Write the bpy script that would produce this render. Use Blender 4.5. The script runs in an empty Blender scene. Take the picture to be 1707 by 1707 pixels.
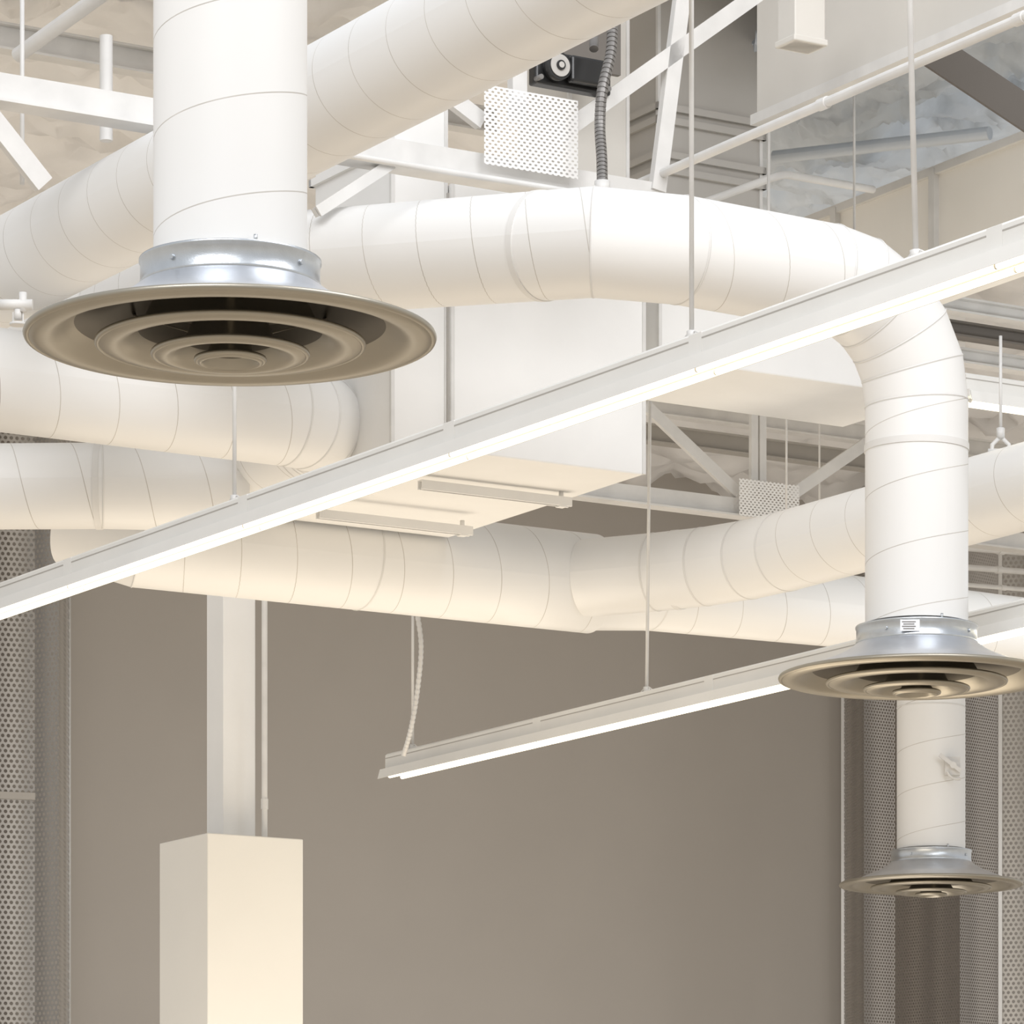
import bpy, math, random
from mathutils import Vector, Matrix, noise
random.seed(4)
F=7000.0; HZ=2220.0; CZ=1.6
Z=Vector((0,0,1)); X=Vector((1,0,0))
U=Vector((.516,-.857,0)).normalized()
V=Vector((.857,.516,0)).normalized()
def P(px,py,d): return Vector(((px-853.5)/F*d, d, (HZ-py)/F*d+CZ))
def PH(px,py,h): return P(px,py,h*F/(HZ-py))
def on_line(px,p0,dr):
    k=(px-853.5)/F
    t=(k*p0.y-p0.x)/(dr.x-k*dr.y)
    return p0+dr*t
def in_plane(px,py,p0,dr):
    q=on_line(px,p0,dr); q.z=(HZ-py)/F*q.y+CZ; return q
col=bpy.context.scene.collection

# ------------------------------------------------------------ materials
def newmat(name):
    m=bpy.data.materials.new(name); m.use_nodes=True
    nt=m.node_tree; return m,nt,nt.nodes['Principled BSDF'],nt.nodes['Material Output']
def N(nt,t,**k):
    n=nt.nodes.new(t)
    for a,b in k.items(): setattr(n,a,b)
    return n
def mth(nt,op,a,b=None,c=None):
    n=nt.nodes.new('ShaderNodeMath'); n.operation=op
    for i,x in enumerate((a,b,c)):
        if x is None: continue
        if isinstance(x,(int,float)): n.inputs[i].default_value=x
        else: nt.links.new(x,n.inputs[i])
    return n.outputs[0]
def mixc(nt,fac,a,b):
    n=nt.nodes.new('ShaderNodeMix'); n.data_type='RGBA'
    for s,x in ((n.inputs[0],fac),(n.inputs[6],a),(n.inputs[7],b)):
        if hasattr(x,'links'): nt.links.new(x,s)
        elif isinstance(x,(int,float)): s.default_value=x
        else: s.default_value=(*x,1)
    return n.outputs[2]
def paint(name,c,rough=.5,var=.04,scale=3,bump=.05,metal=0.0):
    m,nt,b,o=newmat(name)
    tc=N(nt,'ShaderNodeTexCoord'); nz=N(nt,'ShaderNodeTexNoise'); nz.inputs['Scale'].default_value=scale; nz.inputs['Detail'].default_value=3
    nt.links.new(tc.outputs['Object'],nz.inputs['Vector'])
    d=tuple(max(0,x*(1-var*2)) for x in c); e=tuple(min(1,x*(1+var)) for x in c)
    nt.links.new(mixc(nt,nz.outputs['Fac'],d,e),b.inputs['Base Color'])
    b.inputs['Roughness'].default_value=rough; b.inputs['Metallic'].default_value=metal
    if bump:
        bp=N(nt,'ShaderNodeBump'); bp.inputs['Strength'].default_value=bump; bp.inputs['Distance'].default_value=.01
        n2=N(nt,'ShaderNodeTexNoise'); n2.inputs['Scale'].default_value=scale*12
        nt.links.new(tc.outputs['Object'],n2.inputs['Vector'])
        nt.links.new(n2.outputs['Fac'],bp.inputs['Height']); nt.links.new(bp.outputs['Normal'],b.inputs['Normal'])
    return m
PITCH=.29
def ductmat(name,c,pitch=PITCH,w=.0038):
    m,nt,b,o=newmat(name)
    uv=N(nt,'ShaderNodeUVMap'); uv.uv_map='UVMap'
    sp=N(nt,'ShaderNodeSeparateXYZ'); nt.links.new(uv.outputs['UV'],sp.inputs[0])
    val=mth(nt,'SUBTRACT',mth(nt,'DIVIDE',sp.outputs['Y'],pitch),sp.outputs['X'])
    fr=mth(nt,'FRACT',val)
    line=mth(nt,'LESS_THAN',fr,w/pitch)
    tri=mth(nt,'ABSOLUTE',mth(nt,'SUBTRACT',fr,.5))
    ridge=mth(nt,'GREATER_THAN',tri,.5-2.2*w/pitch)
    tc=N(nt,'ShaderNodeTexCoord'); nz=N(nt,'ShaderNodeTexNoise'); nz.inputs['Scale'].default_value=2.5
    nt.links.new(tc.outputs['Object'],nz.inputs['Vector'])
    n3=N(nt,'ShaderNodeTexNoise'); n3.inputs['Scale'].default_value=5
    nt.links.new(tc.outputs['Object'],n3.inputs['Vector'])
    base=mixc(nt,nz.outputs['Fac'],tuple(x*.96 for x in c),c)
    seam=mixc(nt,n3.outputs['Fac'],(.34,.31,.27),(.72,.69,.65))
    nt.links.new(mixc(nt,line,base,seam),b.inputs['Base Color'])
    b.inputs['Roughness'].default_value=.42
    bp=N(nt,'ShaderNodeBump'); bp.inputs['Strength'].default_value=.3; bp.inputs['Distance'].default_value=.004
    nt.links.new(ridge,bp.inputs['Height']); nt.links.new(bp.outputs['Normal'],b.inputs['Normal'])
    return m
def perfmat(name,c,p,r,sy=1.0,metal=.7,rough=.4,band=0):
    m,nt,b,o=newmat(name)
    uv=N(nt,'ShaderNodeUVMap'); uv.uv_map='UVMap'
    sp=N(nt,'ShaderNodeSeparateXYZ'); nt.links.new(uv.outputs['UV'],sp.inputs[0])
    ds=[]
    for off in (0,.5):
        fx=mth(nt,'SUBTRACT',mth(nt,'FRACT',mth(nt,'ADD',mth(nt,'DIVIDE',sp.outputs['X'],p),off)),.5)
        fy=mth(nt,'MULTIPLY',mth(nt,'SUBTRACT',mth(nt,'FRACT',mth(nt,'ADD',mth(nt,'DIVIDE',sp.outputs['Y'],p*1.732*sy),off)),.5),1.732)
        ds.append(mth(nt,'SQRT',mth(nt,'ADD',mth(nt,'MULTIPLY',fx,fx),mth(nt,'MULTIPLY',fy,fy))))
    hole=mth(nt,'LESS_THAN',mth(nt,'MINIMUM',ds[0],ds[1]),r)
    tc=N(nt,'ShaderNodeTexCoord'); nz=N(nt,'ShaderNodeTexNoise'); nz.inputs['Scale'].default_value=1.5; nz.inputs['Detail'].default_value=0
    if band:
        mp=N(nt,'ShaderNodeMapping'); mp.inputs['Scale'].default_value=(3.0,3.0,.05); nt.links.new(tc.outputs['Object'],mp.inputs['Vector']); nt.links.new(mp.outputs['Vector'],nz.inputs['Vector'])
        rr=N(nt,'ShaderNodeMapRange'); nt.links.new(nz.outputs['Fac'],rr.inputs[0]); rr.inputs[1].default_value=.3; rr.inputs[2].default_value=.7
        fac=rr.outputs[0]; lo,hi=.7,1.25
    else:
        nt.links.new(tc.outputs['Object'],nz.inputs['Vector']); fac=nz.outputs['Fac']; lo,hi=.9,1.1
    nt.links.new(mixc(nt,fac,tuple(x*lo for x in c),tuple(min(1,x*hi) for x in c)),b.inputs['Base Color'])
    b.inputs['Metallic'].default_value=metal; b.inputs['Roughness'].default_value=rough
    tr=N(nt,'ShaderNodeBsdfTransparent'); mx=N(nt,'ShaderNodeMixShader')
    nt.links.new(hole,mx.inputs[0]); nt.links.new(b.outputs[0],mx.inputs[1]); nt.links.new(tr.outputs[0],mx.inputs[2])
    nt.links.new(mx.outputs[0],o.inputs['Surface'])
    return m
def emis(name,c,s):
    m,nt,b,o=newmat(name)
    b.inputs['Base Color'].default_value=(*c,1); b.inputs['Emission Color'].default_value=(*c,1); b.inputs['Emission Strength'].default_value=s
    return m
WHT=(.83,.825,.81)
M_DUCT=ductmat('painted_spiral_duct',WHT)
M_SEAM=paint('duct_joint_band',(.74,.73,.71),.5)
M_WHITE=paint('white_paint',WHT,.45)
M_FIX=paint('fixture_enamel',(.76,.75,.72),.45)
M_STEELW=paint('white_painted_steel',(.70,.69,.67),.45,.10,6)
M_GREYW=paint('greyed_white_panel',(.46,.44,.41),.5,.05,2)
M_BEIGE=paint('beige_panel',(.64,.615,.57),.5,.05,2)
M_BEIGE2=paint('pale_beige_panel',(.86,.83,.77),.5,.04,2)
M_WALL=paint('beige_wall_paint',(.415,.387,.355),.75,.03,1.2,.03)
M_COLUMN=paint('cream_column_paint',(.79,.765,.71),.55,.03,1.5)
M_DARK=paint('unlit_throat_dark',(.045,.04,.036),.7)
M_CONE_SHADE=paint('shaded_cone_metal',(.15,.135,.11),.45,.05,5,0,.7)  # shade between the diffuser cones put into a darker metal colour
M_DKBEAM_SHADE=paint('dark_beam_and_shade',(.16,.145,.13),.6)  # dark beam colour, reused to paint shaded gaps and a recess
M_MIDGREY=paint('mid_grey',(.42,.40,.37),.6)
M_GALV=paint('galvanised_steel',(.60,.63,.66),.3,.08,22,.06,1.0)
M_BELL=paint('spun_aluminium',(.66,.68,.72),.34,.05,8,.02,.85)
M_CONE=paint('pewter_bronze_aluminium',(.39,.36,.30),.38,.05,6,.0,.85)
M_BLK=paint('black_plastic',(.02,.02,.02),.25)
M_FLEX=paint('grey_flex_conduit',(.22,.21,.20),.4,.05,10,.05,.4)
M_TUBE=emis('fluorescent_glow',(1,.90,.66),2.8)
M_FLOOR=paint('warm_floor',(.68,.58,.46),.5,.06,.6)
M_PERFL=perfmat('perforated_metal_wide',(.44,.425,.405),.042,.31,1,.5,.35,1)
M_PERFR=perfmat('perforated_metal_fine',(.34,.315,.29),.029,.31,1,.6,.35,1)
M_PERFG=perfmat('slotted_white_plate',WHT,.030,.26,.6,0,.5)
M_TRIM=paint('metal_edge_trim',(.66,.65,.63),.35,.05,4,0,.5)
M_GLASS=paint('clear_cover',(.5,.48,.45),.12)
M_LABEL=paint('paper_label',(.85,.86,.88),.6,0,3,0)
M_INS=paint('white_insulation_facing',(.80,.79,.78),.5,.06,2,.2)
M_DAYBLUE=paint('daylight_blue_tint',(.56,.61,.67),.5,.14,2,.3)  # blue of the daylight is put into the insulation colour
M_PNL=paint('brown_panel',(.24,.215,.19),.6)

# ------------------------------------------------------------ mesh builder
class MB:
    def __init__(s): s.v=[];s.f=[];s.m=[];s.s=[];s.uv=[]
    def vs(s,pts):
        b=len(s.v); s.v.extend([Vector(p) for p in pts]); return b
    def face(s,idx,m=0,sm=False,uv=None):
        s.f.append(tuple(idx)); s.m.append(m); s.s.append(sm); s.uv.append(uv or [(0,PITCH*.5)]*len(idx))
    def quad(s,a,b,c,d,m=0,w=None,h=None):
        w=w or (Vector(b)-Vector(a)).length; h=h or (Vector(d)-Vector(a)).length
        k=s.vs([a,b,c,d]); s.face((k,k+1,k+2,k+3),m,False,[(0,0),(w,0),(w,h),(0,h)])
    def obox(s,o,a,b,c,m=0):
        o=Vector(o)
        p=[o,o+a,o+a+b,o+b,o+c,o+a+c,o+a+b+c,o+b+c]; k=s.vs(p)
        fl=[(0,3,2,1),(4,5,6,7),(0,1,5,4),(1,2,6,5),(2,3,7,6),(3,0,4,7)]
        if a.cross(b).dot(c)<0: fl=[t[::-1] for t in fl]
        for t in fl:
            q=[p[i] for i in t]; w=(q[1]-q[0]).length; h=(q[3]-q[0]).length
            s.face([k+i for i in t],m,False,[(0,0),(w,0),(w,h),(0,h)])
    def cbox(s,c,dx,dy,dz,X=V,Y=None,m=0):
        Y=Y or Vector((-X.y,X.x,0))
        s.obox(Vector(c)-X*dx/2-Y*dy/2-Z*dz/2,X*dx,Y*dy,Z*dz,m)
    def prism(s,p0,p1,prof,m=0,up=Z,smooth=False):
        p0=Vector(p0);p1=Vector(p1);t=(p1-p0).normalized()
        sd=t.cross(up)
        if sd.length<1e-4: sd=t.cross(V)
        sd.normalize(); u2=sd.cross(t).normalized()
        n=len(prof); k=s.vs([p0+sd*a+u2*b for a,b in prof]+[p1+sd*a+u2*b for a,b in prof])
        L=(p1-p0).length; acc=0
        for i in range(n):
            j=(i+1)%n; e=math.hypot(prof[j][0]-prof[i][0],prof[j][1]-prof[i][1])
            s.face((k+i,k+j,k+n+j,k+n+i),m,smooth,[(0,acc),(0,acc+e),(L,acc+e),(L,acc)]); acc+=e
        s.face([k+i for i in range(n)][::-1],m); s.face([k+n+i for i in range(n)],m)
    def rect(s,p0,p1,w,h,m=0,up=Z):
        s.prism(p0,p1,[(-w/2,-h/2),(w/2,-h/2),(w/2,h/2),(-w/2,h/2)],m,up)
    def cyl(s,p0,p1,r,n=14,m=0):
        s.prism(p0,p1,[(r*math.cos(2*math.pi*i/n),r*math.sin(2*math.pi*i/n)) for i in range(n)],m,Z if abs((Vector(p1)-Vector(p0)).normalized().z)<.95 else V,True)
    def revolve(s,c,prof,n=72,m=0,closed=False,mf=None):
        c=Vector(c); k=len(s.v); q=len(prof)
        for r,z in prof:
            s.vs([c+Vector((r*math.cos(2*math.pi*i/n),r*math.sin(2*math.pi*i/n),z)) for i in range(n)])
        for a in range(q if closed else q-1):
            b=(a+1)%q
            for i in range(n):
                j=(i+1)%n; s.face((k+a*n+i,k+a*n+j,k+b*n+j,k+b*n+i),mf(prof[a][0]) if mf else m,True)
    def tube(s,pts,r,n=48,m=0,mseam=None,caps=True,seamw=.005,r1=None,flex=False):
        pts=[Vector(p) for p in pts]; T=[(pts[i+1]-pts[i]).normalized() for i in range(len(pts)-1)]
        a=Z if abs(T[0].z)<.9 else V
        nn=T[0].cross(a).normalized(); L=0; r1=r if r1 is None else r1
        for i,t in enumerate(T):
            if i>0:
                q=T[i-1].rotation_difference(t); nn=q@nn; nn=(nn-t*nn.dot(t)).normalized()
            bb=t.cross(nn)
            def ring(pt,mn,rad):
                out=[]
                for j in range(n+1):
                    an=2*math.pi*j/n; o=(nn*math.cos(an)+bb*math.sin(an))*rad
                    out.append(pt+o+t*(-(o.dot(mn))/t.dot(mn)))
                return out
            m0=t if i==0 else (T[i-1]+t).normalized()
            m1=t if i==len(T)-1 else (T[i+1]+t).normalized()
            ra=r+(r1-r)*i/len(T); rb=r+(r1-r)*(i+1)/len(T)
            A=ring(pts[i],m0,ra);B=ring(pts[i+1],m1,rb); ln=(pts[i+1]-pts[i]).length
            k=s.vs(A+B); gore=ln<.45
            for j in range(n):
                s.face((k+j,k+j+1,k+n+2+j,k+n+1+j),m,True,None if gore else [(j/n,L),((j+1)/n,L),((j+1)/n,L+ln),(j/n,L+ln)])
            if mseam is not None:
                for (pt,mn,sg,flag,rr) in ((pts[i],m0,1,i>0,ra),(pts[i+1],m1,-1,i<len(T)-1,rb)):
                    if not flag: continue
                    A=ring(pt,mn,rr+.003);B=ring(pt+t*sg*seamw,mn,rr+.001); k=s.vs(A+B)
                    for j in range(n):
                        f=(k+j,k+j+1,k+n+2+j,k+n+1+j)
                        s.face(f if sg>0 else f[::-1],mseam,True)
            if caps and i==0: k=s.vs(ring(pts[0],t,ra)[:n]); s.face([k+j for j in range(n)][::-1],m)
            if caps and i==len(T)-1: k=s.vs(ring(pts[-1],t,rb)[:n]); s.face([k+j for j in range(n)],m)
            L+=ln
    def band(s,p,t,r,w=.05,m=0,n=48):
        t=t.normalized(); s.tube([p-t*w/2,p+t*w/2],r+.004,n,m,caps=True)
    def obj(s,name,mats,parent=None,label=None,cat=None,group=None,bevel=None,kind=None):
        lo=Vector([min(v[i] for v in s.v) for i in range(3)]); hi=Vector([max(v[i] for v in s.v) for i in range(3)])
        c=(lo+hi)/2
        me=bpy.data.meshes.new(name); me.from_pydata([v-c for v in s.v],[],s.f)
        uvl=me.uv_layers.new(name='UVMap')
        for fi,p in enumerate(me.polygons):
            p.material_index=s.m[fi]; p.use_smooth=s.s[fi]
            for q,l in enumerate(p.loop_indices): uvl.data[l].uv=s.uv[fi][q]
        for mt in (mats if isinstance(mats,(list,tuple)) else [mats]): me.materials.append(mt)
        o=bpy.data.objects.new(name,me); col.objects.link(o); o.location=c
        if parent: o.parent=parent; o.location=c-parent.location
        if label: o['label']=label
        if cat: o['category']=cat
        if group: o['group']=group
        if kind: o['kind']=kind
        if bevel:
            b=o.modifiers.new('bevel','BEVEL'); b.width=bevel; b.segments=2; b.limit_method='ANGLE'
        return o
def empty(name,loc,label,cat,group=None):
    e=bpy.data.objects.new(name,None); col.objects.link(e); e.location=loc; e.empty_display_size=.1
    e['label']=label; e['category']=cat
    if group: e['group']=group
    return e
def fillet(pts,rads,seg=4):
    out=[Vector(pts[0])]
    for i in range(1,len(pts)-1):
        p=Vector(pts[i]); a=(Vector(pts[i-1])-p).normalized(); b=(Vector(pts[i+1])-p).normalized()
        r=rads[i-1] if isinstance(rads,(list,tuple)) else rads
        if r<=0: out.append(p); continue
        ang=a.angle(b); d=r/math.tan(ang/2)
        c=p+(a+b).normalized()*(r/math.sin(ang/2)); s0=p+a*d-c; s1=p+b*d-c
        tot=s0.angle(s1)
        for k in range(seg+1): out.append(c+Vector((s0*math.sin((1-k/seg)*tot)+s1*math.sin(k/seg*tot))/math.sin(tot)))
    out.append(Vector(pts[-1])); return out

# ------------------------------------------------------------ setting
CEIL=6.9+CZ
W0=Vector((0,34,0))
mb=MB(); mb.obox(W0-V*7,V*14.5,-U*.2,Z*(CEIL+.3)); mb.obj('wall_back',M_WALL,kind='structure')
mb=MB(); mb.obox(Vector((-12,-3,-.1)),Vector((24,0,0)),Vector((0,48,0)),Z*.1); mb.obj('floor',M_FLOOR,kind='structure')
mb=MB(); nx,ny=120,190; X0,X1,Y0,Y1=-6.5,7.5,20.2,39
for j in range(ny+1):
    for i in range(nx+1):
        x=X0+(X1-X0)*i/nx;y=Y0+(Y1-Y0)*j/ny
        q=Vector((x*1.1,y*1.1,0)); h=.16*abs(noise.noise(q))+.20*noise.noise(q*2.3)+.18*abs(noise.noise(q*4.5))
        mb.v.append(Vector((x,y,CEIL+.05+h)))
for j in range(ny):
    for i in range(nx):
        a=j*(nx+1)+i; mb.face((a,a+nx+1,a+nx+2,a+1),0,True)
mb.obj('ceiling',M_INS,kind='structure')

# ------------------------------------------------------------ round ducts
R=.228
def duct(pts,r,label,n=56,bands=(),r1=None,mat=M_DUCT):
    mb=MB(); mb.tube(pts,r,n,0,1,caps=True,r1=r1)
    for p,t in bands: mb.band(Vector(p),Vector(t),r,.03,1)
    return mb.obj('ventilation_duct',[mat,M_SEAM],label=label,cat='air duct')
dA=12.46; A=P(384,563,dA)
duct([Vector((A.x,A.y,P(0,432,dA).z)),Vector((A.x,A.y,P(0,-260,dA).z))],R,'thick vertical white spiral duct feeding the largest round diffuser')
b0=PH(640,122,4.86)
B0=on_line(-130,b0,U); B1=on_line(1420,b0,U)
duct([B0,B1],R*1.0,'long straight white spiral duct running under the roof truss')
d2=18.6; D2=P(1528,1130,d2)
c2=Vector((D2.x,D2.y,CZ+4.60)); c1=on_line(990,c2,V); c1b=on_line(1135,c2,V)+Z*.025
ptsC=[P(320,452,19.2),c1,c1b,c2,Vector((D2.x,D2.y,P(0,1040,d2).z))]
pc=fillet(ptsC,[0,0,.50],5)
vt=(ptsC[1]-ptsC[0]).normalized()
duct(pc,R,'white spiral duct bending down through a segmented elbow to a diffuser',bands=[(c1-vt*.28,vt),(Vector((D2.x,D2.y,P(0,748,d2).z)),Z)])
duct([P(335,462,19.5),P(200,520,20.3),P(-160,590,21.8)],R,'white spiral duct passing behind the large vertical duct')
D0=P(240,664,19.2)
Dend=on_line(584,D0,V); Dst=on_line(-140,D0,V)
duct(fillet([Dst,Dend,Dend-U*1.35],[.34],5),R,'cream-lit white spiral duct with an elbow beside the plenum box')
duct([P(-160,812,20.35),P(170,810,20.3),P(400,815,20.5)],.205,'short white spiral duct joining the lower manifold',bands=[(P(165,810,20.3),Vector((1,0,0)))])
F0=P(780,951,22.0); rF=.262
Fa=on_line(235,F0,V); Fb=on_line(985,F0,V)
Fup=Fa-V*.25-U*.25+Z*.12
duct([Fup,Fa,on_line(600,F0,V),Fb],rF,'large white spiral duct manifold hanging lowest over the wall')
duct([Fb-V*.04,Fb+V*.38,on_line(1800,F0,V)],.250,'tapering white spiral duct continuing from the wye fitting',r1=.18)
G0=P(975,964,22.2)
gB=P(1225,942,21.85); gC=PH(1720,808,4.0)
duct(fillet([G0,gB,gC+ (gC-gB)*.25],[1.5],3),.203,'white spiral branch duct rising toward the viewer from a wye',bands=[(P(1130,950,21.98),gB-G0)])
d3=28.0; D3=P(1552,1475,d3)
d3o=duct([Vector((D3.x,D3.y,P(0,1416,d3).z)),Vector((D3.x,D3.y,P(0,1180,d3).z)),Vector((D3.x,D3.y,CEIL-.05))],R,'slender vertical white duct with a damper handle above the smallest diffuser')
mb=MB(); hp=P(1587,1278,d3-R+.0)
mb.cbox(hp,.10,.09,.12,Vector((1,0,0))); mb.cyl(hp+Vector((0,-.01,0)),hp+Vector((0,-.09,0)),.022); mb.rect(hp+Vector((-.09,-.075,.07)),hp+Vector((.05,-.075,-.04)),.014,.026,0)
mb.tube([hp+Vector((.03+.07*math.cos(a),-.06,.07*math.sin(a)-.02)) for a in [math.pi*1.1+i*.22 for i in range(8)]],.009,8)
mb.obj('damper_handle',M_STEELW,parent=d3o,label='pale quadrant damper handle clamped to vertical duct')

# ------------------------------------------------------------ diffusers
def lip(r,z,k=.009,n=8):
    return [(r+k*math.cos(a),z+k*math.sin(a)) for a in [2*math.pi*i/n for i in range(n)]]
def diffuser(c,label):
    e=empty('ceiling_diffuser',c,label,'air diffuser','round ceiling diffusers')
    def part(name,mats,build):
        mb=MB(); build(mb); mb.obj(name,mats,parent=e)
    def collar(mb):
        mb.revolve(c,[(.262,.146),(.268,.146),(.270,.150),(.270,.156),(.267,.160),(.267,.214),(.271,.218),(.271,.226),(.262,.228),(.232,.228)],72)
        for i in range(4):
            a=i*2*math.pi/4+.95; d=Vector((math.cos(a),math.sin(a),0)); p=c+d*.264+Z*.185
            mb.cyl(p,p+d*.010,.008,6)
        for i in range(3):
            a=i*2*math.pi/3-1.2; d=Vector((math.cos(a),math.sin(a),0)); p=c+d*.245+Z*.225
            mb.cyl(p,p+Z*.022,.006,8)
    part('collar',M_GALV,collar)
    def bell(mb):
        pr=[(.604,.004),(.592,-.010),(.570,-.014),(.540,-.012),(.515,-.002),(.492,.016),(.462,.036),(.420,.056),(.360,.084),(.315,.110),(.282,.134),(.266,.150)]
        pt=[(.604,.004),(.585,.010),(.540,.012),(.500,.026),(.470,.046),(.420,.068),(.360,.091),(.315,.114),(.285,.136),(.266,.150)]
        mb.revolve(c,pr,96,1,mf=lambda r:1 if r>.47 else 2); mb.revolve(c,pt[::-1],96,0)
        mb.revolve(c,lip(.602,.002,.011),96,1,True)
    part('bell',[M_BELL,M_CONE,M_CONE_SHADE],bell)
    def cone(ro,z,ri,dz):
        def f(mb):
            w=ro-ri
            pr=[(ro,z),(ro-.10*w,z-.008),(ro-.28*w,z-.010),(ro-.45*w,z-.004),(ro-.60*w,z+.012),(ro-.76*w,z+dz*.36),(ro-.90*w,z+dz*.7),(ri,z+dz)]
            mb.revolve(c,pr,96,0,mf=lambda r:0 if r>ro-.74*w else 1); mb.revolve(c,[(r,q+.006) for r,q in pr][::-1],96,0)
            mb.revolve(c,lip(ro,z+.003,.009),96,0,True)
        return f
    part('cone_ring',[M_CONE,M_CONE_SHADE],cone(.394,-.022,.235,.11))
    part('cone_ring',[M_CONE,M_CONE_SHADE],cone(.228,-.052,.105,.11))
    def hub(mb):
        cone(.100,-.068,.056,.06)(mb)
        mb.revolve(c,[(.056,-.012),(.0001,-.010)],48,0)
    part('hub',[M_CONE,M_CONE_SHADE],hub)
    for i in range(3):
        def sp(mb):
            a=i*2*math.pi/3+.6; d=Vector((math.cos(a),math.sin(a),0))
            mb.rect(c+d*.05+Z*.0,c+d*.33+Z*.10,.02,.004)
        part('spoke',M_CONE,sp)
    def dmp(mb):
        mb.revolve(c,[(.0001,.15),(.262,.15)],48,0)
    part('shaded_damper_disc',M_DARK,dmp)  # near-black disc stands in for the unlit duct interior
    return e
diffuser(A,'largest round galvanised diffuser with concentric bronze cones')
e2=diffuser(D2,'round diffuser with paper label under the segmented elbow duct')
diffuser(D3,'smallest distant round diffuser hung beside the perforated screens')
mb=MB(); lp=D2+Vector((-.055,-.268,.188))
mb.cbox(lp,.085,.004,.05,X,None,0)
for i in range(4): mb.cbox(lp+Vector((-.005,-.003,.015-.010*i)),.06-.012*(i%2),.001,.004,X,None,1)
mb.obj('paper_label',[M_LABEL,M_FLEX],parent=e2,label='small white printed paper label')

# ------------------------------------------------------------ fluorescent fixtures
def fixture(pa,pb,seg,label,off=0.0):
    pa=Vector(pa);pb=Vector(pb);t=(pb-pa).normalized();L=(pb-pa).length
    sd=t.cross(Z).normalized()
    e=empty('fluorescent_light',(pa+pb)/2,label,'ceiling light','suspended fluorescent fixtures')
    mb=MB(); mb.prism(pa,pb,[(-.050,.012),(.050,.012),(.050,.094),(.040,.104),(-.040,.104),(-.050,.094)])
    mb.obj('housing',M_FIX,parent=e)
    mb=MB(); mb.prism(pa,pb,[(-.0512,.074),(.0512,.074),(.0512,.079),(-.0512,.079)])
    mb.obj('shadow_gap',M_MIDGREY,parent=e)
    mb=MB(); mb.prism(pa,pb,[(-.092,-.020),(-.089,-.020),(-.080,.0),(.080,.0),(.098,-.042),(.101,-.042),(.086,.0120),(-.084,.0120)])
    for q,s_ in ((pa,-1),(pb,1)): mb.rect(q+t*s_*.004+Z*-.015,q+t*s_*.004+Z*.02,.17,.004)
    mb.obj('reflector',M_FIX,parent=e)
    pos=off
    while pos<L-.1:
        s0=max(pos,.03); s1=min(pos+seg,L-.02)
        for sg in (-.040,.040):
            a=pa+t*s0+sd*sg-Z*.026; b=pa+t*s1+sd*sg-Z*.026
            mb=MB(); mb.cyl(a+t*.006,b-t*.006,.0120,14,0); mb.cyl(a,a+t*.006,.0110,12,1); mb.cyl(b-t*.006,b,.0110,12,1)
            mb.obj('fluorescent_tube',[M_TUBE,M_FIX],parent=e)
        if s0>.1:
            c=pa+t*pos
            mb=MB(); mb.cbox(c+Z*.058,.08,.104,.080,t); mb.obj('joint_sleeve',M_FIX,parent=e)
        pos+=seg
    return e
l1a=PH(0,1014,3.4); l1b=PH(1707,423,3.4); dl=(l1b-l1a).normalized()
fixture(l1a-dl*1.2,l1b+dl*1.0,1.68,'long lit fluorescent strip light crossing in front of ducts',.35)
l2a=PH(655,1288,3.2); l2b=PH(1707,1040,3.2); dl2=(l2b-l2a).normalized()
fixture(l2a,l2b+dl2*1.2,1.68,'shorter lit fluorescent strip light over the beige wall',.0)
l3=P(1600,660,20.2)
fixture(l3,l3+V*2.2,1.5,'lit fluorescent strip light up near the roof framing')

def rod(p0,p1,r=.009,label='thin white threaded hanger rod holding a light fixture',clip=True):
    mb=MB(); mb.cyl(p0,p1,r,10)
    p0=Vector(p0);p1=Vector(p1)
    if clip:
        mb.cyl(p0,p0+(p1-p0).normalized()*.03,r*2.0,6)
        mb.tube([p0+dl*.07,p0+dl*.03+Z*.022,p0+Z*.03,p0-dl*.03+Z*.022,p0-dl*.07],.003,8)
        q=p0+(p1-p0)*.62; mb.cyl(q,q+(p1-p0).normalized()*.05,r*1.4,8)
    return mb.obj('hanger_rod',M_STEELW,label=label,cat='hanger rod',group='hanger rods')
ld=dl; ld2=dl2
p=on_line(1153,l1a,ld)+Z*.104; rod(p,p+Vector((-.002,0,2.6)),.009)
p=on_line(1527,l1a,ld)+Z*.104; rod(p,p+Vector((-.055,0,2.3)),.010,'slightly tilted white hanger rod holding a light fixture')
p=on_line(391,l1a,ld)+Z*.104; rod(p,p+Z*(CZ+4.64-p.z),.009)
p=on_line(1078,l2a,ld2)+Z*.104; rod(p,p+Vector((.035,0,3.0)),.009)
p=on_line(688,l2a,ld2)+Z*.104; rod(p,p+Vector((.0,0,1.4)),.008)
for px,y0,y1,d in ((1311,870,560,26.2),(1366,840,640,28.5),(1424,400,170,21.6)):
    rod(P(px,y0,d),P(px,y1-60,d),.007,'thin hanger wire beside the roof truss',False)
rod(P(37,308,18.3),P(37,-60,18.3),.010,'thin white rod hanging above the long duct',False)
rod(P(1668,722,20.0),P(1668,560,20.0),.008,'thin rod with a clevis holding the branch duct',False)
mb=MB(); q=P(1668,745,20.0)
mb.tube([q+Vector((-.045,0,-.06)),q+Vector((-.04,0,.01)),q+Vector((0,0,.05)),q+Vector((.04,0,.01)),q+Vector((.045,0,-.06))],.010,8); mb.cyl(q+Z*.04,q+Z*.09,.02,6); mb.cyl(q-Z*.02-X*.06,q-Z*.02+X*.06,.012)
mb.obj('pipe_clevis',M_STEELW,label='white clevis hanger gripping the branch duct',cat='pipe hanger')
mb=MB(); w=[P(693,1010,23.3),P(702,1075,23.3),P(696,1150,23.35),P(685,1215,23.4),P(673,1258,23.45)]
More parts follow.
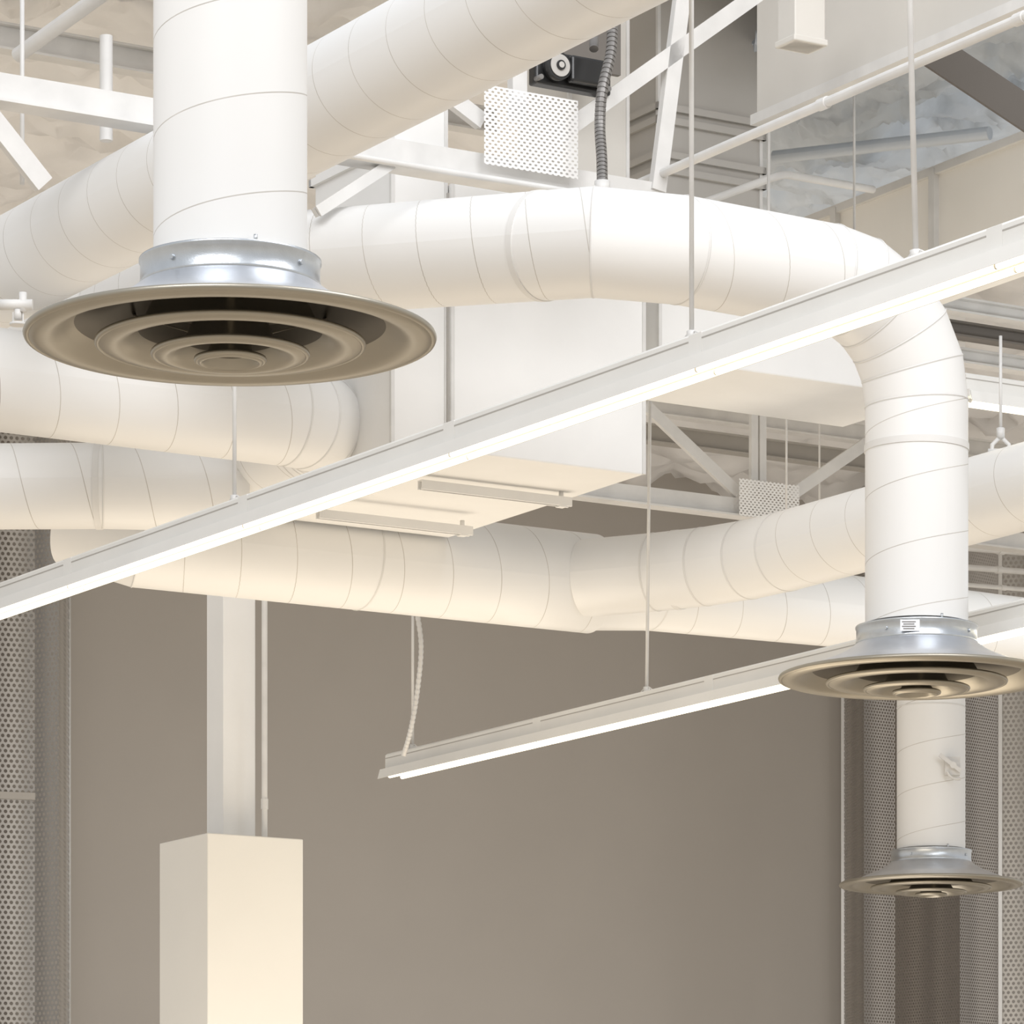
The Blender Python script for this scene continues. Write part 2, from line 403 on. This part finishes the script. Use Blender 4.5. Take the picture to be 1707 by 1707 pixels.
def smooth(pts,n=6):
    out=[]
    q=[pts[0]]+pts+[pts[-1]]
    for i in range(1,len(q)-2):
        for k in range(n):
            t=k/n; a,b,c,d=q[i-1],q[i],q[i+1],q[i+2]
            out.append(.5*((2*b)+(c-a)*t+(2*a-5*b+4*c-d)*t*t+(3*b-a-3*c+d)*t**3))
    out.append(pts[-1]); return out
def flexi(mb,pts,r,m=0,pitch=.02):
    sp=smooth(pts,8)
    for i in range(len(sp)-1):
        a,b=sp[i],sp[i+1]; n=max(1,int((b-a).length/pitch))
        for k in range(n):
            t=(b-a).normalized(); p=a.lerp(b,k/n); mb.tube([p,p+t*pitch*.55],r*1.18,12,m,caps=True)
    mb.tube(sp,r,12,m)
flexi(mb,w,.012,0,.03); mb.obj('flexible_conduit',M_STEELW,label='white corrugated electrical whip dropping to the light fixture',cat='electrical conduit')

# ------------------------------------------------------------ rectangular ducts / plenum
def rduct(corner,lv,lu,z0,z1,label,mat=M_WHITE,flanges=(),name='rectangular_duct'):
    e=empty(name,Vector((corner.x,corner.y,z0)),label,'sheet metal duct')
    mb=MB(); c=Vector((corner.x,corner.y,z0)); mb.obox(c,V*lv,-U*lu,Z*(z1-z0)); mb.obj('duct_body',mat,parent=e,bevel=.008)
    for zf in flanges:
        mb=MB(); k=.022
        o=Vector((corner.x,corner.y,zf))-V*k+U*k
        mb.obox(o,V*(lv+2*k),-U*(k),Z*.035); mb.obox(o,V*k,-U*(lu+2*k),Z*.035); mb.obox(o+V*(lv+k),V*k,-U*(lu+2*k),Z*.035); mb.obox(o-U*(lu+k),V*(lv+2*k),-U*k,Z*.035)
        mb.obj('flange',mat,parent=e)
    for w_ in (0.0,lv):
        mb=MB(); mb.obox(Vector((corner.x,corner.y,z0+.004))+V*(w_-.009)+U*.006,V*.018,-U*.02,Z*(z1-z0-.008))
        mb.obj('corner_seam',M_STEELW,parent=e)
    return e
bx=P(754,752,19.5)
q=on_line(1073,bx,V); lv=(q-bx).length
rduct(bx,lv,1.85,bx.z,P(0,305,19.5).z,'big white rectangular plenum box with creased corners')
rd=bx-V*.303-U*.03
rduct(Vector((rd.x,rd.y,0)),.285,.75,P(0,775,19.5).z,P(0,168,19.5).z,'narrow tall white rectangular riser beside the plenum box',flanges=(P(0,262,19.5).z,))
mb=MB(); g=bx-V*.0175-U*.012; mb.obox(g,V*.016,-U*.02,Z*1.2); mb.obj('gap_shade_strip',M_MIDGREY,label='grey strip standing in for the dark gap between two sheet metal ducts',cat='gap strip')  # grey strip puts the darkness of the gap into colour
r0=P(1100,598,20.3)
rduct(r0,(on_line(1560,r0,V)-r0).length,.8,r0.z,r0.z+.45,'wide cream-lit rectangular branch duct passing behind elbow')
h0=P(1098,335,21.6)
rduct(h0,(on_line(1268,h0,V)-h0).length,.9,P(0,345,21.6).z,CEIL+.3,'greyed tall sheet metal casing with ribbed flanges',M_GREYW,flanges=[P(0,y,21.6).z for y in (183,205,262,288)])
h1=P(950,330,20.9)
rduct(h1,.34,.5,P(0,360,20.9).z,CEIL-.08,'pale sheet metal casing behind the slotted plate',M_BEIGE)
g=P(1050,345,22.6); mb=MB(); mb.obox(g,V*.28,-U*.05,Z*(CEIL-g.z)); mb.obj('dark_panel',M_DKBEAM_SHADE,label='dark sheet standing in for the shadow gap between two sheet metal casings',cat='panel')  # dark sheet paints the shadow gap beside the casing
g=P(872,96,20.3); mb=MB(); mb.obox(g,V*.56,-U*.03,Z*.5); mb.obj('dark_panel',M_DKBEAM_SHADE,label='dark recessed panel behind the black smoke detector',cat='panel')  # dark sheet colours in the shade of the recess
mb=MB(); mb.rect(P(1281,360,21.0),P(1283,-20,21.0),.05,.012); mb.obj('strap_brace',M_STEELW,label='flat white strap brace beside the ribbed casing',cat='brace')
def strut(a,b,label):
    mb=MB(); mb.prism(a,b,[(-.022,-.022),(-.010,-.022),(-.010,-.014),(-.016,-.014),(-.016,.018),(.016,.018),(.016,-.014),(.010,-.014),(.010,-.022),(.022,-.022),(.022,.022),(-.022,.022)])
    t=(b-a).normalized()
    mb.cyl(b-t*.05-Z*.03,b-t*.05+Z*.05,.012,8); mb.cbox(b-t*.05-Z*.024,.04,.04,.008,V)
    return mb.obj('strut_rail',M_WHITE,label=label,cat='support rail',group='strut rails')
ra=PH(785,886,4.00); strut(on_line(530,ra,V),ra,'white channel rail carrying the plenum box bottom')
ra=PH(950,838,4.04); strut(on_line(700,ra,V),ra,'white channel rail tight under the plenum box')

# ------------------------------------------------------------ trusses
def chordprof(w,h):
    t=.012
    return [(-w/2,-h/2),(w/2,-h/2),(w/2,-h/2+t),(w*.18,-h/2+t),(w*.18,h/2),(-w*.18,h/2),(-w*.18,-h/2+t),(-w/2,-h/2+t)]
t0=P(600,240,18.5); t0.z=CZ+5.21
e=empty('roof_truss',t0,'white painted steel roof truss with slotted gusset plate','roof truss','roof trusses')
mb=MB(); mb.prism(on_line(-120,t0,V),on_line(1105,t0,V),chordprof(.13,.13)); mb.obj('bottom_chord',M_STEELW,parent=e)
def TP(px,py,off=0): return in_plane(px,py,t0,V)+U*off
for a,b,w,h in (((925,228),(1275,-20),.035,.06),((800,205),(690,120),.035,.06),((1092,320),(1138,-40),.03,.06),((860,200),(860,60),.05,.06),((70,310),(-40,170),.035,.07),((525,355),(648,275),.03,.04)):
    mb=MB(); mb.rect(TP(*a),TP(*b),w,h); mb.rect(TP(*a)+U*.03,TP(*b)+U*.03,.012,h*1.25); mb.obj('web_member',M_STEELW,parent=e)
def vplate(px0,px1,y0,y1,base,off,parent):
    a=in_plane(px0,y1,base,V)+U*off; b=on_line(px1,base,V)+U*off; b.z=a.z; h=in_plane(px0,y0,base,V).z-in_plane(px0,y1,base,V).z
    mb=MB(); mb.quad(a,b,b+Z*h,a+Z*h)
    return mb.obj('gusset_plate',M_PERFG,parent=parent,label='white slotted perforated gusset plate')
vplate(792,948,148,280,t0,.08,e)
t2=P(1220,846,26.6)
e=empty('roof_truss',t2,'distant white roof truss with gusset near the wall','roof truss','roof trusses')
mb=MB(); mb.prism(on_line(880,t2,V),on_line(1900,t2,V),chordprof(.12,.12)); mb.obj('bottom_chord',M_STEELW,parent=e)
for a,b,w,h in (((1230,822),(1075,675),.03,.075),((1256,830),(1256,640),.03,.05),((1270,830),(1270,640),.03,.05),((1315,828),(1460,728),.03,.075)):
    mb=MB(); mb.rect(in_plane(*a,t2,V),in_plane(*b,t2,V),w,h); mb.obj('web_member',M_STEELW,parent=e)
vplate(1222,1322,800,862,t2,.07,e)
def beam(name,a,b,w,h,mat,label,cat='beam',grp=None):
    mb=MB()
    mb.prism(a,b,[(-w/2,-h/2),(w/2,-h/2),(w/2,-h/2+.012),(.01,-h/2+.012),(.01,h/2-.012),(w/2,h/2-.012),(w/2,h/2),(-w/2,h/2),(-w/2,h/2-.012),(-.01,h/2-.012),(-.01,-h/2+.012),(-w/2,-h/2+.012)])
    return mb.obj(name,mat,label=label,cat=cat,group=grp)
s0=PH(1290,192,5.9)
mb=MB(); sa=on_line(1262,s0,U); sb=on_line(1900,s0,U)
mb.obox(sa,sb-sa,V*.12,Z*1.25,0); mb.obox(sa-V*.04-Z*.02,sb-sa,V*.06,Z*.05,1)
mb.obj('soffit_beam',[M_BEIGE,M_STEELW],label='deep beige panelled roof beam with a bottom ledge',cat='roof beam')
s1=P(1600,268,22.6)
mb=MB(); sa=on_line(1330,s1,U); sb=on_line(1950,s1,U)
mb.obox(sa-Z*.62,sb-sa,V*.3,Z*.62,0); mb.obox(sa-V*.03-Z*.03,sb-sa,V*.04,Z*.045,1); mb.obox(sa-V*.03-Z*.64,sb-sa,V*.04,Z*.04,1)
for px in (1392,1556):
    q=on_line(px,s1,U); mb.obox(q-V*.035-Z*.62,U*.05,V*.04,Z*.62,1)
mb.obj('soffit_beam',[M_BEIGE2,M_STEELW],label='lower beige roof beam with vertical brackets',cat='roof beam')
mb=MB(); mb.rect(P(1540,75,20.6),P(1780,235,20.6),.12,.13); mb.rect(P(1540,75,20.5),P(1780,235,20.5),.03,.16); mb.obj('diagonal_beam',M_DKBEAM_SHADE,label='dark diagonal roof brace under blue-tinted insulation',cat='roof beam')
for i,(a,y) in enumerate(((1560,505),(1560,545),(1570,590))):
    q=P(a,y,24.5+i*.2); beam('roof_purlin',q,q+V*2.6,.10,.09,M_STEELW if i!=1 else M_DKBEAM_SHADE,'white roof purlin behind the elbow' if i!=1 else 'dark-coloured purlin standing in for the shaded gap between pale ones','roof beam','roof purlins')  # the dark purlin colour stands in for shade in the gap
for (px,py,ln,mt,lb) in ((-60,52,3.2,M_STEELW,'white roof purlin under crumpled insulation'),(1060,672,3.4,M_STEELW,'white roof purlin behind the distant truss'),(1060,720,3.4,M_MIDGREY,'grey roof purlin behind the distant truss')):
    q=PH(px,py,6.72); beam('roof_purlin',q,q+V*ln,.10,.14,mt,lb,'roof beam','roof purlins')
mb=MB(); nx,ny=110,100; x0,x1,y0,y1=1.25,4.6,21.2,25.6
for j in range(ny+1):
    for i in range(nx+1):
        x=x0+(x1-x0)*i/nx;y=y0+(y1-y0)*j/ny; q=Vector((x*1.6+3,y*2.2,0))
        mb.v.append(Vector((x,y,CEIL-.28-.04*math.sin(i*math.pi/nx*4)+.12*noise.noise(q*1.4)+.16*abs(noise.noise(q*2.6))+.08*abs(noise.noise(q*6)))))
for j in range(ny):
    for i in range(nx):
        a=j*(nx+1)+i; mb.face((a,a+nx+1,a+nx+2,a+1),0,True)
mb.obj('insulation_blanket',M_DAYBLUE,label='wrinkled insulation blanket under roof tinted blue for daylight',cat='insulation')
# ------------------------------------------------------------ pipes
def pipe(pts,r,label,rad=0,mat=M_STEELW,coup=()):
    mb=MB(); pp=fillet(pts,rad,6) if rad else pts
    mb.tube(pp,r,18)
    for f in coup:
        a,b=Vector(pts[0]),Vector(pts[-1]); q=a.lerp(b,f); t=(b-a).normalized(); mb.tube([q-t*.03,q+t*.03],r*1.25,18)
    return mb.obj('pipe',mat,label=label,cat='pipe')
a=PH(1030,321,5.32); b=on_line(1830,a,U); pipe([a,b],.021,'long straight white pipe with couplings under the roof',coup=(.47,.86))
pipe([P(1172,338,21.45),P(1305,290,21.5),P(1455,316,22.3)],.020,'bent white conduit pipe beside the ribbed casing',.15)
pipe([P(30,92,19.6),P(185,-20,19.0)],.035,'white pipe crossing above the roof truss')
pipe([P(177,235,19.2),P(177,60,19.2)],.030,'short vertical white pipe through the truss',coup=(.3,))
a=PH(600,262,5.0)
pipe([on_line(520,a,V),on_line(980,a,V)],.014,'slim white conduit running along truss chord')
pipe([P(1290,262,23.0),P(1650,222,22.3)],.035,'horizontal pipe below the insulation tinted blue as if daylit',mat=M_DAYBLUE)  # pipe carries the painted daylight blue too
for i,(y,x0_,x1_) in enumerate(((912,1605,1760),(945,1600,1760),(975,1612,1760))):
    pipe([P(x0_,y,30.5),P(x1_,y+12,31.2)],.028-.006*i,'small horizontal pale pipe near the perforated screen',coup=(.4,))
d=24.3
pipe([P(441,1400,d),P(441,700,d)],.017,'slim vertical white conduit beside the column',coup=(.085,))
mb=MB(); q=P(30,508,17.2)
mb.cyl(q-X*.10,q+X*.06,.022,14); mb.cyl(q+X*.02-Z*.03,q+X*.02+Z*.05,.016); mb.cyl(q-Z*.06,q-Z*.02,.016); mb.cyl(q-Z*.085,q-Z*.075,.035,16); mb.rect(q-Z*.08-X*.02,q-Z*.03-X*.02,.006,.006); mb.rect(q-Z*.08+X*.02,q-Z*.03+X*.02,.006,.006)
mb.cyl(q-X*.10,q-X*.6+Z*.05,.018,14)
mb.obj('sprinkler_head',M_STEELW,label='white painted sprinkler head on a short pipe tee',cat='fire sprinkler')
# ------------------------------------------------------------ duct smoke detector
c=P(950,120,19.0)
e=empty('smoke_detector',c,'black duct smoke detector with a round clear window','smoke detector')
mb=MB(); mb.cbox(c+Vector((0,.03,0)),.40,.07,.155,V); mb.obj('back_plate',M_BLK,parent=e,bevel=.01)
mb=MB(); mb.cbox(c+U*.04+V*.07,.20,.05,.12,V); mb.obj('electronics_cover',M_BLK,parent=e,bevel=.012)
for dx,dz in ((-.18,.06),(.18,.06),(-.18,-.06),(.18,-.06)):
    mb=MB(); mb.cyl(c+V*dx+Z*dz,c+V*dx+Z*dz+U*.05,.012,8); mb.obj('corner_screw',M_FLEX,parent=e)
mb=MB(); k=c-V*.09+U*.0
mb.cyl(k,k+U*.06,.062,32,0); mb.cyl(k+U*.06,k+U*.066,.050,32,1); mb.cyl(k+U*.066,k+U*.075,.022,24,0); mb.cyl(k+U*.075,k+U*.078,.014,16,1)
mb.obj('sensor_window',[M_BLK,M_GLASS],parent=e,label='round clear sensor window')
mb=MB(); flexi(mb,[P(1021,38,18.9),P(1018,90,18.85),P(1004,150,18.8),P(1000,210,18.8),P(1003,262,18.75),P(1004,308,18.7)],.021,0,.028)
mb.cyl(P(1004,302,18.7),P(1004,325,18.7),.035,12,1)
mb.obj('flexible_conduit',[M_FLEX,M_STEELW],label='dark grey flexible metal conduit curving down to the duct',cat='electrical conduit')
mb=MB(); flexi(mb,[P(990,30,19.1),P(990,55,19.05),P(990,80,19.0)],.018,0,.025); mb.obj('flexible_conduit',M_FLEX,label='short grey flexible conduit entering the smoke detector',cat='electrical conduit')
mb=MB(); c=P(1336,30,19.3); mb.cbox(c,.17,.14,.27,V); mb.cbox(c-Z*.12,.19,.16,.03,V); mb.obj('junction_box',M_BEIGE,label='white square junction box hanging off roof beam',cat='electrical box',bevel=.006)

# ------------------------------------------------------------ column
k0=P(346,1388,24.0)
e=empty('column',Vector((k0.x,k0.y,0)),'cream square column base with a slim post above','column')
mb=MB(); mb.obox(Vector((k0.x,k0.y,0)),V*.62,-U*.62,Z*k0.z); mb.obj('column_casing',M_COLUMN,parent=e,bevel=.006)
cc=Vector((k0.x,k0.y,0))+V*.31-U*.31
mb=MB(); mb.obox(cc-V*.105+U*.105+Z*(k0.z-.001),V*.21,-U*.21,Z*(CEIL-k0.z)); mb.obj('post',M_WHITE,parent=e,bevel=.004)

# ------------------------------------------------------------ perforated screens
def G(px,d): return Vector(((px-853.5)/F*d,d,0))
def screen(pts,z1,mat,label,trims=(),joint=None,z0=0):
    e=empty('perforated_screen',Vector((pts[0].x,pts[0].y,0)),label,'metal screen','perforated metal screens')
    mb=MB(); s_=0
    for a,b in zip(pts[:-1],pts[1:]):
        L=(b-a).length; k=mb.vs([a+Z*z0,b+Z*z0,b+Z*z1,a+Z*z1]); mb.face((k,k+1,k+2,k+3),0,False,[(s_,0),(s_+L,0),(s_+L,z1),(s_,z1)]); s_+=L
    mb.obj('perforated_panel',mat,parent=e)
    for i in trims:
        mb=MB(); p_=pts[i]; mb.obox(p_+Vector((-.02,-.02,0)),X*.03,Vector((0,.03,0)),Z*z1); mb.obj('edge_trim',M_TRIM,parent=e)
    if joint:
        for a,b in zip(pts[:-1],pts[1:]):
            mb=MB(); mb.rect(a+Z*joint,b+Z*joint,.03,.05); mb.obj('joint_bar',M_MIDGREY,parent=e)
    return e
screen([G(-160,30.0),G(58,30.3)],CEIL-.05,M_PERFL,'perforated metal wall screen with a horizontal joint',(),P(0,1325,30.2).z)
screen([G(46,30.8),G(98,30.6),G(116,31.4)],CEIL-.05,M_PERFL,'narrow perforated metal screen with bright edge trim',(2,))
mb=MB(); mb.obox(G(-160,31.15),X*.78,Vector((0,.03,0)),Z*(CEIL-.1)); mb.obj('dark_panel',M_PNL,label='dark brown panel behind the wide perforated screen',cat='panel')
screen([G(1406,34.6),G(1440,34.0),G(1492,34.2)],CEIL-.05,M_PERFR,'folded perforated metal screen against the beige wall',(0,))
screen([G(1485,35.0),G(1600,34.4),G(1668,34.8)],CEIL-.05,M_PERFR,'brown perforated metal screen behind small diffuser',())
screen([G(1668,33.8),G(1800,33.6)],CEIL-.05,M_PERFL,'bright perforated metal screen with edge trim',(0,))
mb=MB(); mb.obox(G(1412,35.55),X*1.3,Vector((0,.05,0)),Z*7.4); mb.obj('dark_panel',M_PNL,label='dark brown panel behind the perforated screens',cat='panel')

# ------------------------------------------------------------ lights & world
w=bpy.data.worlds.new('World'); bpy.context.scene.world=w; w.use_nodes=True
nt=w.node_tree; bg=nt.nodes['Background']
tc=N(nt,'ShaderNodeTexCoord'); sp=N(nt,'ShaderNodeSeparateXYZ'); nt.links.new(tc.outputs['Generated'],sp.inputs[0])
mr=N(nt,'ShaderNodeMapRange'); nt.links.new(sp.outputs['Z'],mr.inputs[0]); mr.inputs[1].default_value=-.2; mr.inputs[2].default_value=.5
nt.links.new(mixc(nt,mr.outputs[0],(1,.93,.83),(.95,.97,1.0)),bg.inputs['Color']); bg.inputs['Strength'].default_value=.74
def area(loc,tgt,size,power,c,sy=None,name='overhead_fill'):
    l=bpy.data.lights.new(name,'AREA'); l.shape='RECTANGLE'; l.size=size; l.size_y=sy or size; l.energy=power; l.color=c
    o=bpy.data.objects.new(name,l); col.objects.link(o); o.location=loc
    o.rotation_euler=(Vector(tgt)-Vector(loc)).to_track_quat('-Z','Y').to_euler(); return o
area((-3,6,12),(0,20,5.5),6,720,(.96,.97,1.0))  # unseen overhead area lights, added to brighten the ducts
area((4,12,11),(0,22,2),5,460,(.98,.98,1))
area((-.3,22,1.2),(0,23.5,8),5,190,(1,.88,.71),name='warm_fill_below')  # unseen warm fill from below, added to lift undersides and ceiling
area((1.5,29,1.0),(1.2,31,8),4,130,(1,.94,.86),name='warm_fill_below')
area((5.2,22.5,5.5),(2.3,23.3,8.3),1.2,40,(.86,.93,1.0),name='cool_side_fill')  # added off-frame cool fill on the insulation, standing in for daylight

cam=bpy.data.cameras.new('Camera'); co=bpy.data.objects.new('Camera',cam); col.objects.link(co)
co.location=(0,0,CZ); co.rotation_euler=(math.pi/2,0,0)
cam.sensor_width=36; cam.lens=36*F/1707; cam.shift_y=(HZ-853.5)/1707; cam.clip_end=300
bpy.context.scene.camera=co
bpy.context.scene.view_settings.view_transform='Standard'
bpy.context.scene.view_settings.look='None'
